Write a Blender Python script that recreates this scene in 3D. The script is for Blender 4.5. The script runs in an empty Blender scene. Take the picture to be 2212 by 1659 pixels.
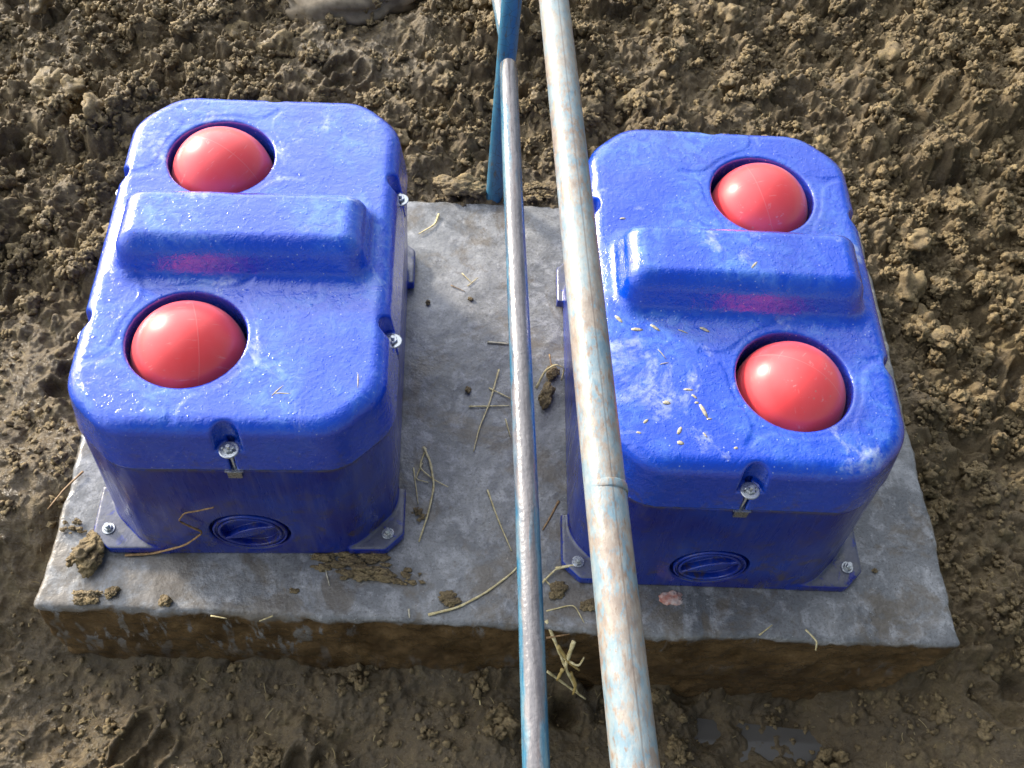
import bpy, bmesh, math, random
import numpy as np
from mathutils import Vector, Matrix, Euler

# ------------------------------------------------------------------ camera, sky, sun, exposure
SC = bpy.context.scene
COL = SC.collection
F_PX, CAM_Z = 2142.38, 2.0268            # focal length for a 2212 px wide frame
PITCH, ROLL = math.radians(-56.7146), math.radians(6.384)
cam_d = bpy.data.cameras.new('camera')
cam_d.sensor_width = 36
cam_d.lens = F_PX / 2212 * 36
cam_d.clip_start = 0.05
cam_d.clip_end = 500
cam = bpy.data.objects.new('camera', cam_d)
COL.objects.link(cam)
cam.matrix_world = (Matrix.Translation((0, 0, CAM_Z)) @ Matrix.Rotation(math.pi / 2 + PITCH, 4, 'X')
                    @ Matrix.Rotation(ROLL, 4, 'Z'))
SC.camera = cam

SUN_EL, SUN_AZ = math.radians(22), math.radians(55)      # azimuth from +y towards -x
sun_dir = Vector((-math.sin(SUN_AZ) * math.cos(SUN_EL), math.cos(SUN_AZ) * math.cos(SUN_EL), math.sin(SUN_EL)))
CLOUD_FAR, CLOUD_NEAR = 0.5, 20.0
world = bpy.data.worlds.new('World')
SC.world = world
world.use_nodes = True
wn = world.node_tree
wn.nodes.clear()
sky = wn.nodes.new('ShaderNodeTexSky')
sky.sky_type = 'NISHITA'
sky.sun_disc = False
sky.sun_elevation = SUN_EL
sky.sun_rotation = -SUN_AZ
sky.air_density = 1.0
sky.dust_density = 2.5
sky.ozone_density = 1.0
bgn = wn.nodes.new('ShaderNodeBackground')
bgn.inputs['Strength'].default_value = 0.15
wo = wn.nodes.new('ShaderNodeOutputWorld')
# a thin veil of bright cloud, brighter towards the sun
geo_ = wn.nodes.new('ShaderNodeTexCoord')
cn = wn.nodes.new('ShaderNodeTexNoise'); cn.inputs['Scale'].default_value = 2.2; cn.inputs['Detail'].default_value = 5; cn.inputs['Roughness'].default_value = .55
wn.links.new(geo_.outputs['Generated'], cn.inputs['Vector'])
cr = wn.nodes.new('ShaderNodeMapRange'); cr.inputs[1].default_value = .38; cr.inputs[2].default_value = .62; cr.inputs[3].default_value = .35; cr.inputs[4].default_value = .95
wn.links.new(cn.outputs['Fac'], cr.inputs[0])
dp = wn.nodes.new('ShaderNodeVectorMath'); dp.operation = 'DOT_PRODUCT'
wn.links.new(geo_.outputs['Generated'], dp.inputs[0]); dp.inputs[1].default_value = sun_dir
gl = wn.nodes.new('ShaderNodeMapRange'); gl.inputs[1].default_value = .12; gl.inputs[2].default_value = 1; gl.inputs[3].default_value = CLOUD_FAR; gl.inputs[4].default_value = CLOUD_NEAR
wn.links.new(dp.outputs['Value'], gl.inputs[0])
cc = wn.nodes.new('ShaderNodeVectorMath'); cc.operation = 'SCALE'; cc.inputs[0].default_value = (.93, .97, 1.04)
wn.links.new(gl.outputs[0], cc.inputs['Scale'])
# cloud only above the horizon
sz = wn.nodes.new('ShaderNodeSeparateXYZ'); wn.links.new(geo_.outputs['Generated'], sz.inputs[0])
hz = wn.nodes.new('ShaderNodeMapRange'); hz.inputs[1].default_value = .0; hz.inputs[2].default_value = .25
wn.links.new(sz.outputs[2], hz.inputs[0])
mm = wn.nodes.new('ShaderNodeMath'); mm.operation = 'MULTIPLY'
wn.links.new(cr.outputs[0], mm.inputs[0]); wn.links.new(hz.outputs[0], mm.inputs[1])
mx = wn.nodes.new('ShaderNodeMix'); mx.data_type = 'RGBA'
wn.links.new(mm.outputs[0], mx.inputs[0]); wn.links.new(sky.outputs[0], mx.inputs[6]); wn.links.new(cc.outputs[0], mx.inputs[7])
wn.links.new(mx.outputs[2], bgn.inputs[0])
wn.links.new(bgn.outputs[0], wo.inputs[0])
sun_l = bpy.data.lights.new('sun', 'SUN')
sun_l.energy = 3.6
sun_l.angle = math.radians(8)
sun_l.color = (1.0, 0.90, 0.76)
sun = bpy.data.objects.new('sun', sun_l)
COL.objects.link(sun)
sun.rotation_euler = sun_dir.to_track_quat('Z', 'Y').to_euler()
SC.view_settings.view_transform = 'Standard'
SC.view_settings.look = 'None'
SC.view_settings.gamma = 1
SC.view_settings.exposure = 0.72

# ------------------------------------------------------------------ helpers
RNG = np.random.RandomState(7)
random.seed(11)
def at(u, v, z=0.0):
    """world point at height z seen at (u, v) of a 2212 x 1659 view of the place"""
    d = Vector(((u - 1106) / F_PX, -(v - 829.5) / F_PX, -1))
    d = cam.matrix_world.to_3x3() @ d
    t = (z - CAM_Z) / d.z
    return Vector((0, 0, CAM_Z)) + d * t
def _h(ix, iy, iz, seed):
    n = (ix.astype(np.int64) * 374761393 + iy.astype(np.int64) * 668265263 + iz.astype(np.int64) * 2147483647 + seed * 974711) & 0xffffffff
    n = ((n ^ (n >> 13)) * 1274126177) & 0xffffffff
    n = n ^ (n >> 16)
    return (n & 0xffff).astype(np.float32) / 32767.5 - 1
def noise2(x, y, f, seed=0):
    x = np.asarray(x, np.float32) * f; y = np.asarray(y, np.float32) * f
    ix = np.floor(x).astype(np.int64); iy = np.floor(y).astype(np.int64)
    fx = x - ix; fy = y - iy
    fx = fx * fx * (3 - 2 * fx); fy = fy * fy * (3 - 2 * fy)
    z = np.zeros_like(ix)
    a = _h(ix, iy, z, seed); b = _h(ix + 1, iy, z, seed); c = _h(ix, iy + 1, z, seed); d = _h(ix + 1, iy + 1, z, seed)
    return a + (b - a) * fx + (c - a) * fy + (a - b - c + d) * fx * fy
def fbm2(x, y, f, o=4, seed=0, g=0.5):
    r = 0; a = 1; s = 0
    for i in range(o):
        r = r + a * noise2(x + 13.7 * i, y - 7.1 * i, f * 2.03 ** i, seed + i); s += a; a *= g
    return r / s
def noise3(P, f, seed=0):
    p = np.asarray(P, np.float64) * f + 100.0
    i = np.floor(p).astype(np.int64); t = p - i; t = t * t * (3 - 2 * t)
    r = 0
    for dx in (0, 1):
        wx = t[..., 0] if dx else 1 - t[..., 0]
        for dy in (0, 1):
            wy = t[..., 1] if dy else 1 - t[..., 1]
            for dz in (0, 1):
                wz = t[..., 2] if dz else 1 - t[..., 2]
                r = r + wx * wy * wz * _h(i[..., 0] + dx, i[..., 1] + dy, i[..., 2] + dz, seed)
    return r
def fbm3(P, f, o=3, seed=0, g=0.5):
    r = 0; a = 1; s = 0
    for k in range(o):
        r = r + a * noise3(P, f * 2.03 ** k, seed + k); s += a; a *= g
    return r / s

def mesh_np(name, V, Fq, smooth=True, attrs=None):
    V = np.asarray(V, np.float32); Fq = np.asarray(Fq, np.int32)
    me = bpy.data.meshes.new(name)
    me.vertices.add(len(V)); me.vertices.foreach_set('co', V.ravel())
    k = Fq.shape[1]
    me.loops.add(Fq.size); me.loops.foreach_set('vertex_index', Fq.ravel())
    me.polygons.add(len(Fq)); me.polygons.foreach_set('loop_start', np.arange(0, Fq.size, k, dtype=np.int32))
    me.polygons.foreach_set('loop_total', np.full(len(Fq), k, np.int32))
    me.polygons.foreach_set('use_smooth', np.full(len(Fq), smooth, bool))
    me.update(calc_edges=True)
    if attrs:
        for n, v in attrs.items():
            a = me.attributes.new(n, 'FLOAT', 'POINT'); a.data.foreach_set('value', np.asarray(v, np.float32).ravel())
    me.validate()
    return me
def link(name, me, mat, parent=None, loc=None, rot=None):
    o = bpy.data.objects.new(name, me)
    COL.objects.link(o)
    if mat is not None:
        me.materials.clear(); me.materials.append(mat)
    if parent: o.parent = parent
    if loc is not None: o.location = loc
    if rot is not None: o.rotation_euler = rot
    return o
def tag(o, label=None, cat=None, group=None, kind=None):
    if label: o['label'] = label
    if cat: o['category'] = cat
    if group: o['group'] = group
    if kind: o['kind'] = kind
    return o
def empty(name, loc=(0, 0, 0), rz=0):
    o = bpy.data.objects.new(name, None); o.empty_display_size = 0.1
    COL.objects.link(o); o.location = loc; o.rotation_euler = (0, 0, rz)
    return o
def copy_tree(o, parent=None):
    c = o.copy(); COL.objects.link(c); c.parent = parent
    for ch in list(o.children): copy_tree(ch, c)
    return c

def grid_quads(nx, ny, off=0):
    i = np.arange(nx * ny).reshape(nx, ny)
    return np.stack([i[:-1, :-1], i[1:, :-1], i[1:, 1:], i[:-1, 1:]], -1).reshape(-1, 4) + off

def surface_nets(sdf, lo, hi, h, project=3):
    lo = np.array(lo, float); n = np.ceil((np.array(hi) - lo) / h).astype(int) + 1
    ax = [lo[i] + h * np.arange(n[i]) for i in range(3)]
    X, Y, Z = np.meshgrid(*ax, indexing='ij')
    Fv = sdf(np.stack([X, Y, Z], -1)).astype(np.float32)
    del X, Y, Z
    S = Fv < 0
    nc = n - 1
    acc = np.zeros((*nc, 3), np.float32); cnt = np.zeros(tuple(nc), np.float32)
    faces = []
    idx = -np.ones(tuple(nc), np.int64)
    cellmix = np.zeros(tuple(nc), bool)
    edges = []
    for a in range(3):
        sl0 = [slice(None)] * 3; sl1 = [slice(None)] * 3
        sl0[a] = slice(0, -1); sl1[a] = slice(1, None)
        A = Fv[tuple(sl0)]; B = Fv[tuple(sl1)]
        m = S[tuple(sl0)] != S[tuple(sl1)]
        I = np.argwhere(m)
        t = A[m] / (A[m] - B[m])
        P = I.astype(np.float32); P[:, a] += t
        b, c = (a + 1) % 3, (a + 2) % 3
        quad = []
        ok = np.ones(len(I), bool)
        for (db, dc) in ((-1, -1), (0, -1), (0, 0), (-1, 0)):
            J = I.copy(); J[:, b] += db; J[:, c] += dc
            inside = ((J >= 0) & (J < nc)).all(1)
            ok &= inside
            Ji = J[inside]
            np.add.at(acc, tuple(Ji.T), P[inside]); np.add.at(cnt, tuple(Ji.T), 1)
            quad.append(J)
        flip = S[tuple(sl0)][m]
        edges.append((quad, ok, flip))
    cm = cnt > 0
    idx[cm] = np.arange(cm.sum())
    V = lo + h * (acc[cm] / cnt[cm][:, None])
    for quad, ok, flip in edges:
        q = np.stack([idx[tuple(J[ok].T)] for J in quad], 1)
        fl = flip[ok]
        q[~fl] = q[~fl][:, ::-1]
        faces.append(q)
    Fq = np.concatenate(faces)
    for _ in range(project):
        e = 0.0006
        f0 = sdf(V)
        G = np.stack([(sdf(V + np.eye(3)[i] * e) - sdf(V - np.eye(3)[i] * e)) / (2 * e) for i in range(3)], 1)
        g2 = (G ** 2).sum(1) + 1e-6
        st = np.clip(f0 / g2, -h * .5, h * .5)
        V = V - G * st[:, None] * 0.9
    return V, Fq

def smin(a, b, k):
    h = np.clip(0.5 + 0.5 * (b - a) / k, 0, 1)
    return b + (a - b) * h - k * h * (1 - h)
def smax(a, b, k): return -smin(-a, -b, k)
def box2(x, y, hx, hy, r):
    qx = np.abs(x) - hx + r; qy = np.abs(y) - hy + r
    return np.minimum(np.maximum(qx, qy), 0) + np.hypot(np.maximum(qx, 0), np.maximum(qy, 0)) - r
def extr(d2, dz, r):
    qx = d2 + r; qy = dz + r
    return np.minimum(np.maximum(qx, qy), 0) + np.hypot(np.maximum(qx, 0), np.maximum(qy, 0)) - r

def tube_bm(pts, rad, seg=12, caps=True, flat=1.0):
    pts = [Vector(p) for p in pts]; n = len(pts)
    if not hasattr(rad, '__len__'): rad = [rad] * n
    V = []; F = []
    up = Vector((0, 0, 1))
    for i, p in enumerate(pts):
        t = (pts[min(i + 1, n - 1)] - pts[max(i - 1, 0)]).normalized()
        s = t.cross(up)
        if s.length < 1e-3: s = t.cross(Vector((1, 0, 0)))
        s.normalize(); w = s.cross(t).normalized()
        for k in range(seg):
            a = 2 * math.pi * k / seg
            V.append(p + s * (math.cos(a) * rad[i]) + w * (math.sin(a) * rad[i] * flat))
    for i in range(n - 1):
        for k in range(seg):
            k2 = (k + 1) % seg
            F.append((i * seg + k, i * seg + k2, (i + 1) * seg + k2, (i + 1) * seg + k))
    bm = bmesh.new()
    vs = [bm.verts.new(v) for v in V]
    for f in F: bm.faces.new([vs[i] for i in f])
    if caps:
        bm.faces.new([vs[k] for k in range(seg)][::-1]); bm.faces.new([vs[(n - 1) * seg + k] for k in range(seg)])
    bmesh.ops.recalc_face_normals(bm, faces=bm.faces)
    return bm
def bm_obj(name, bm, mat, parent=None, smooth=True, loc=None):
    me = bpy.data.meshes.new(name); bm.to_mesh(me); bm.free()
    for p in me.polygons: p.use_smooth = smooth
    o = link(name, me, mat, parent, loc)
    return o
def lathe(bm, prof, c, seg=24, ang=0.0, hexa=False):
    rings = []
    for r, z in prof:
        rings.append([bm.verts.new((c[0] + r * math.cos(ang + 2 * math.pi * k / seg), c[1] + r * math.sin(ang + 2 * math.pi * k / seg), c[2] + z)) for k in range(seg)])
    for a, b in zip(rings, rings[1:]):
        for k in range(seg):
            bm.faces.new((a[k], a[(k + 1) % seg], b[(k + 1) % seg], b[k]))
    bm.faces.new(rings[0][::-1]); bm.faces.new(rings[-1])

# ------------------------------------------------------------------ materials
class NT:
    def __init__(self, name):
        self.m = bpy.data.materials.new(name); self.m.use_nodes = True
        self.t = self.m.node_tree; self.b = self.t.nodes['Principled BSDF']
        self.co = self.n('ShaderNodeTexCoord').outputs['Object']
    def n(self, ty, **kw):
        nd = self.t.nodes.new(ty)
        for k, v in kw.items(): setattr(nd, k, v)
        return nd
    def put(self, sock, v):
        if v is None: return
        if hasattr(v, 'is_linked') or isinstance(v, bpy.types.NodeSocket): self.t.links.new(v, sock)
        else:
            if hasattr(sock.default_value, '__len__') and not hasattr(v, '__len__'): v = (v, v, v)
            if hasattr(v, '__len__') and len(v) == 3 and len(sock.default_value) == 4: v = (*v, 1)
            sock.default_value = v
    def noise(self, scale, detail=4, rough=.55, co=None, dist=0.0):
        nd = self.n('ShaderNodeTexNoise')
        self.put(nd.inputs['Vector'], co or self.co); nd.inputs['Scale'].default_value = scale
        nd.inputs['Detail'].default_value = detail; nd.inputs['Roughness'].default_value = rough
        nd.inputs['Distortion'].default_value = dist
        return nd.outputs['Fac']
    def voro(self, scale, co=None, feature='F1', rnd=1.0):
        nd = self.n('ShaderNodeTexVoronoi', feature=feature)
        self.put(nd.inputs['Vector'], co or self.co); nd.inputs['Scale'].default_value = scale
        nd.inputs['Randomness'].default_value = rnd
        return nd.outputs['Distance'], nd.outputs.get('Color')
    def map(self, scale=(1, 1, 1), loc=(0, 0, 0), rot=(0, 0, 0), co=None):
        nd = self.n('ShaderNodeMapping'); self.put(nd.inputs['Vector'], co or self.co)
        nd.inputs['Scale'].default_value = scale; nd.inputs['Location'].default_value = loc; nd.inputs['Rotation'].default_value = rot
        return nd.outputs[0]
    def ramp(self, fac, a, b, lo=0.0, hi=1.0, smooth=False):
        nd = self.n('ShaderNodeMapRange'); nd.clamp = True
        if smooth: nd.interpolation_type = 'SMOOTHSTEP'
        self.put(nd.inputs[0], fac); nd.inputs[1].default_value = a; nd.inputs[2].default_value = b
        nd.inputs[3].default_value = lo; nd.inputs[4].default_value = hi
        return nd.outputs[0]
    def mix(self, fac, a, b, mode='MIX'):
        nd = self.n('ShaderNodeMix', data_type='RGBA', blend_type=mode)
        self.put(nd.inputs[0], fac); self.put(nd.inputs[6], a); self.put(nd.inputs[7], b)
        return nd.outputs[2]
    def math(self, op, a, b=0.5):
        nd = self.n('ShaderNodeMath', operation=op)
        self.put(nd.inputs[0], a); self.put(nd.inputs[1], b)
        return nd.outputs[0]
    def bump(self, h, strength=.3, dist=.01, normal=None):
        nd = self.n('ShaderNodeBump'); self.put(nd.inputs['Height'], h)
        nd.inputs['Strength'].default_value = strength; nd.inputs['Distance'].default_value = dist
        if normal is not None: self.put(nd.inputs['Normal'], normal)
        return nd.outputs[0]
    def sep(self, co=None):
        nd = self.n('ShaderNodeSeparateXYZ'); self.put(nd.inputs[0], co or self.co); return nd.outputs
    def attr(self, name):
        nd = self.n('ShaderNodeAttribute'); nd.attribute_name = name; return nd.outputs['Fac']
    def set(self, **kw):
        for k, v in kw.items(): self.put(self.b.inputs[k.replace('_', ' ')], v)
        return self.m

def mat_mud():
    k = NT('mud')
    wet = k.attr('wet')
    n1 = k.noise(7, 6, .6); n2 = k.noise(55, 6, .65); n3 = k.noise(260, 4, .7)
    c = k.mix(k.ramp(n1, .35, .65), (0.092, 0.063, 0.030), (0.215, 0.156, 0.076))
    c = k.mix(k.ramp(n2, .4, .62), c, (0.22, 0.16, 0.078))
    c = k.mix(k.ramp(n3, .3, .55, .75, 0), c, (0.05, 0.034, 0.017))
    c = k.mix(k.math('MULTIPLY', k.ramp(k.noise(20, 3), .55, .7), .55), c, (0.16, 0.125, 0.05))
    wn_ = k.math('MULTIPLY', wet, k.ramp(k.noise(14, 5, .6), .32, .6))
    c = k.mix(k.math('MULTIPLY', wn_, .8), c, (0.095, 0.071, 0.042))
    # fine pale fibres
    fib = k.noise(90, 2, .5, co=k.map((1, 7, 1), rot=(0, 0, .6), co=k.co), dist=1.5)
    c = k.mix(k.ramp(fib, .68, .74, 0, .5), c, (0.42, 0.34, 0.18))
    rough = k.ramp(wn_, 0, .8, .74, .16)
    h = k.math('ADD', k.math('MULTIPLY', n2, 1.0), k.math('MULTIPLY', n3, .5))
    return k.set(Base_Color=c, Roughness=rough, Specular_IOR_Level=.5, Normal=k.bump(h, .9, .010))
def mat_clod():
    k = NT('mud_clod')
    n1 = k.noise(30, 6, .65); n3 = k.noise(220, 4, .7)
    c = k.mix(k.ramp(n1, .35, .65), (0.150, 0.104, 0.045), (0.33, 0.245, 0.118))
    c = k.mix(k.ramp(n3, .3, .55, .7, 0), c, (0.05, 0.034, 0.016))
    return k.set(Base_Color=c, Roughness=k.ramp(n1, .4, .6, .45, .8), Normal=k.bump(k.math('ADD', n1, k.math('MULTIPLY', n3, .6)), .9, .008))
SY0 = 0.702
def mat_concrete():
    k = NT('wet_concrete')
    x, y, z = k.sep()
    n1 = k.noise(4.5, 5, .6, dist=.6); n2 = k.noise(26, 6, .65, dist=.4); n3 = k.noise(170, 4, .65)
    c = k.mix(k.ramp(n1, .35, .65), (0.125, 0.13, 0.135), (0.245, 0.245, 0.24))
    c = k.mix(k.ramp(n2, .50, .66, 0, .6), c, (0.45, 0.45, 0.45))
    c = k.mix(k.ramp(n2, .30, .42, .55, 0), c, (0.12, 0.115, 0.10))
    c = k.mix(k.ramp(n3, .34, .5, .6, 0), c, (0.08, 0.075, 0.065))
    sd, sc = k.voro(75)
    c = k.mix(k.ramp(sd, .06, .10, .55, 0), c, (0.55, 0.55, 0.52))
    pit, _ = k.voro(120)
    c = k.mix(k.math('MULTIPLY', k.ramp(pit, .10, .16, 1, 0), k.ramp(k.noise(12, 3), .5, .6)), c, (0.06, 0.05, 0.04))
    # brown mud film trodden over the top
    n9 = k.noise(3.1, 6, .7, co=k.map((1, 1, 1), (9.2, 4.4, 0)), dist=1.0)
    c = k.mix(k.ramp(n9, .52, .64, 0, .32), c, (0.43, 0.435, 0.44))
    film = k.noise(6.5, 6, .68, co=k.map((1, 1, 1), (3.1, 1.7, 0)), dist=.8)
    strip = k.math('MULTIPLY', k.ramp(y, SY0 + .17, SY0 + .10, 0, 1), k.ramp(x, .55, .1, 0, 1))
    film2 = k.math('ADD', film, k.math('MULTIPLY', k.math('SUBTRACT', k.noise(38, 5, .7), .5), .28))
    c = k.mix(k.ramp(k.math('ADD', film2, k.math('MULTIPLY', strip, .06)), .52, .63, 0, .6), c, k.mix(k.noise(60, 4, .7), (0.07, 0.05, 0.026), (0.17, 0.13, 0.078)))
    # mud coat on the sides, with a ragged upper edge, drips and bare places
    edge = k.math('ADD', z, k.math('MULTIPLY', k.math('SUBTRACT', k.noise(24, 5, .65), .5), .055))
    side = k.ramp(edge, -.010, -.020, 0, 1)
    drip = k.noise(1, 4, .6, co=k.map((42, 42, 9)), dist=.4)
    area = k.noise(3.2, 3, .5, co=k.map((1, 1, 1), (7.3, 0, 0)))
    bare = k.math('MULTIPLY', k.ramp(drip, .54, .60), k.math('MULTIPLY', k.ramp(area, .42, .52), k.ramp(z, -.26, -.12)))
    mc = k.mix(k.ramp(k.noise(11, 6, .65), .35, .65), (0.055, 0.030, 0.010), (0.19, 0.118, 0.052))
    mc = k.mix(k.ramp(n3, .35, .6, .5, 0), mc, (0.03, 0.02, 0.01))
    side = k.math('MULTIPLY', side, k.math('SUBTRACT', 1.0, k.math('MULTIPLY', bare, .9)))
    c = k.mix(side, c, mc)
    rough = k.ramp(k.noise(9, 4, .6, co=k.map((1, 1, 1), (0, 5, 0))), .38, .66, .12, .45)
    h = k.math('ADD', n2, k.math('MULTIPLY', n3, .45))
    h = k.math('ADD', h, k.math('MULTIPLY', k.noise(70, 3, .6), .7))
    return k.set(Base_Color=c, Roughness=rough, Specular_IOR_Level=.5, Normal=k.bump(h, .32, .006))
def mat_blue(body=False, slurry=True):
    k = NT('blue_plastic_body' if body else 'blue_plastic_lid')
    info = k.n('ShaderNodeObjectInfo').outputs['Random']
    cb = k.n('ShaderNodeCombineXYZ'); k.put(cb.inputs[0], k.math('MULTIPLY', info, 9.0)); k.put(cb.inputs[1], k.math('MULTIPLY', info, 5.0))
    va = k.n('ShaderNodeVectorMath', operation='ADD'); k.put(va.inputs[0], k.co); k.put(va.inputs[1], cb.outputs[0])
    k.co = va.outputs[0]
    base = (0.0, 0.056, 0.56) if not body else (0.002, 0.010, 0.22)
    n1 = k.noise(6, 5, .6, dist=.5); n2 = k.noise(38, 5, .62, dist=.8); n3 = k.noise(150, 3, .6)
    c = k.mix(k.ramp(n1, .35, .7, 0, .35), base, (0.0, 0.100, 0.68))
    if not body:
        # dried, milky water film and splashes
        # film and splashes fade on steep faces, painting the lid's shaded fronts darker
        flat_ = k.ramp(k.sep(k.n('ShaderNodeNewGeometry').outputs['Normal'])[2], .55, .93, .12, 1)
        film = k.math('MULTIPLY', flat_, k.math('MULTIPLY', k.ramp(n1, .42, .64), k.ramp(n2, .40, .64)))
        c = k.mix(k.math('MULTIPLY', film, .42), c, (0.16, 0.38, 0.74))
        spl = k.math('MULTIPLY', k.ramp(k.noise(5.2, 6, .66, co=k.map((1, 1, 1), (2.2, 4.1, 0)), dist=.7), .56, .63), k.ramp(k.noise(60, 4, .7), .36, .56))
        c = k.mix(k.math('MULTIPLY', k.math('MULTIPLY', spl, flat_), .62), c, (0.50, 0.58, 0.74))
        sd, _ = k.voro(62); sd2, _ = k.voro(140)
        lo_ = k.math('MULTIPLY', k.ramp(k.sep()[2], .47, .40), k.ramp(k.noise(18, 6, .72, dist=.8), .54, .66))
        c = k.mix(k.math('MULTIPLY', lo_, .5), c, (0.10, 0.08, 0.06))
        spk = k.math('MULTIPLY', k.ramp(k.noise(210, 2, .5), .70, .76), k.ramp(k.noise(9, 4, .6), .45, .6))
        c = k.mix(k.math('MULTIPLY', spk, .8), c, (0.17, 0.14, 0.09))
        nz = k.n('ShaderNodeNewGeometry').outputs['Normal']
        c = k.mix(k.ramp(sd, .07, .10, .55, 0), c, (0.50, 0.56, 0.68))
        c = k.mix(k.ramp(sd2, .06, .09, .30, 0), c, (0.38, 0.36, 0.30))
        rough = k.ramp(n2, .35, .68, .13, .36)
        drop, _ = k.voro(95, feature='SMOOTH_F1')
        h = k.math('ADD', k.math('MULTIPLY', n2, .9), k.math('MULTIPLY', k.noise(85, 3, .55, dist=.6), .55))
        h = k.math('ADD', h, k.math('MULTIPLY', k.ramp(drop, .0, .22, 1, 0, True), .35))
        return k.set(Base_Color=c, Roughness=rough, Coat_Weight=.9, Coat_Roughness=.10, Coat_IOR=1.56, Specular_IOR_Level=.5,
                     Normal=k.bump(h, .30, .005), Coat_Normal=k.bump(h, .46, .006))
    st = k.noise(1, 4, .6, co=k.map((60, 60, 5), co=k.co))
    c = k.mix(k.ramp(st, .56, .72, 0, .4), c, (0.10, 0.10, 0.22))
    x, y, z = k.sep()
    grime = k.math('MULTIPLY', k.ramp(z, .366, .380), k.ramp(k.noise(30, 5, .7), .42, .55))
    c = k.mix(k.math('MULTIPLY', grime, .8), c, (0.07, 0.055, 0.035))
    dirt = k.math('MULTIPLY', k.ramp(k.noise(22, 6, .72, dist=.6), .52, .64), k.ramp(z, .34, .0, .25, 1))
    c = k.mix(k.math('MULTIPLY', dirt, .85), c, (0.075, 0.052, 0.028))
    sd, _ = k.voro(48)
    c = k.mix(k.ramp(sd, .06, .09, .7, 0), c, (0.16, 0.12, 0.07))
    if slurry: nrm = k.sep(k.n('ShaderNodeNewGeometry').outputs['Normal'])
    if slurry: slur = k.math('MULTIPLY', k.ramp(z, .038, .032), k.math('MULTIPLY', k.ramp(nrm[2], .6, .8), k.ramp(n2, .32, .42)))
    if slurry: c = k.mix(k.math('MULTIPLY', slur, .85), c, k.mix(n2, (0.075, 0.078, 0.085), (0.18, 0.18, 0.18)))
    h = k.math('ADD', st, k.math('MULTIPLY', n2, .6))
    return k.set(Base_Color=c, Roughness=k.ramp(st, .35, .65, .2, .45), Coat_Weight=.35, Coat_Roughness=.12, Normal=k.bump(h, .3, .005))
def mat_red():
    k = NT('red_float_plastic')
    x, y, z = k.sep()
    seam = k.ramp(k.math('ABSOLUTE', x), .0004, .0012, 1, 0)
    n1 = k.noise(9, 4, .6); n2 = k.noise(60, 5, .65, dist=.5)
    c = k.mix(k.ramp(n1, .4, .7, 0, .5), (0.94, 0.07, 0.075), (0.95, 0.12, 0.125))
    c = k.mix(k.math('MULTIPLY', k.ramp(n2, .60, .68), k.ramp(n1, .54, .62)), c, (0.86, 0.34, 0.34))
    c = k.mix(k.math('MULTIPLY', seam, .3), c, (0.86, 0.30, 0.28))
    sp_, _ = k.voro(48)
    c = k.mix(k.math('MULTIPLY', k.ramp(sp_, .07, .11, 1, 0), k.ramp(k.noise(14, 3), .5, .58, 0, .6)), c, (0.62, 0.30, 0.24))
    scr = k.noise(1, 3, .6, co=k.map((15, 150, 40), rot=(.4, .8, .3)))
    c = k.mix(k.ramp(scr, .64, .70, 0, .3), c, (0.92, 0.42, 0.40))
    h = k.math('ADD', k.math('MULTIPLY', seam, .5), k.math('MULTIPLY', n2, .12))
    return k.set(Base_Color=c, Roughness=.36, Coat_Weight=.25, Coat_Roughness=.2, Sheen_Weight=.12, Normal=k.bump(h, .3, .002),
                 Subsurface_Weight=.22, Subsurface_Radius=(.02, .006, .004), Subsurface_Scale=.5)
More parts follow.
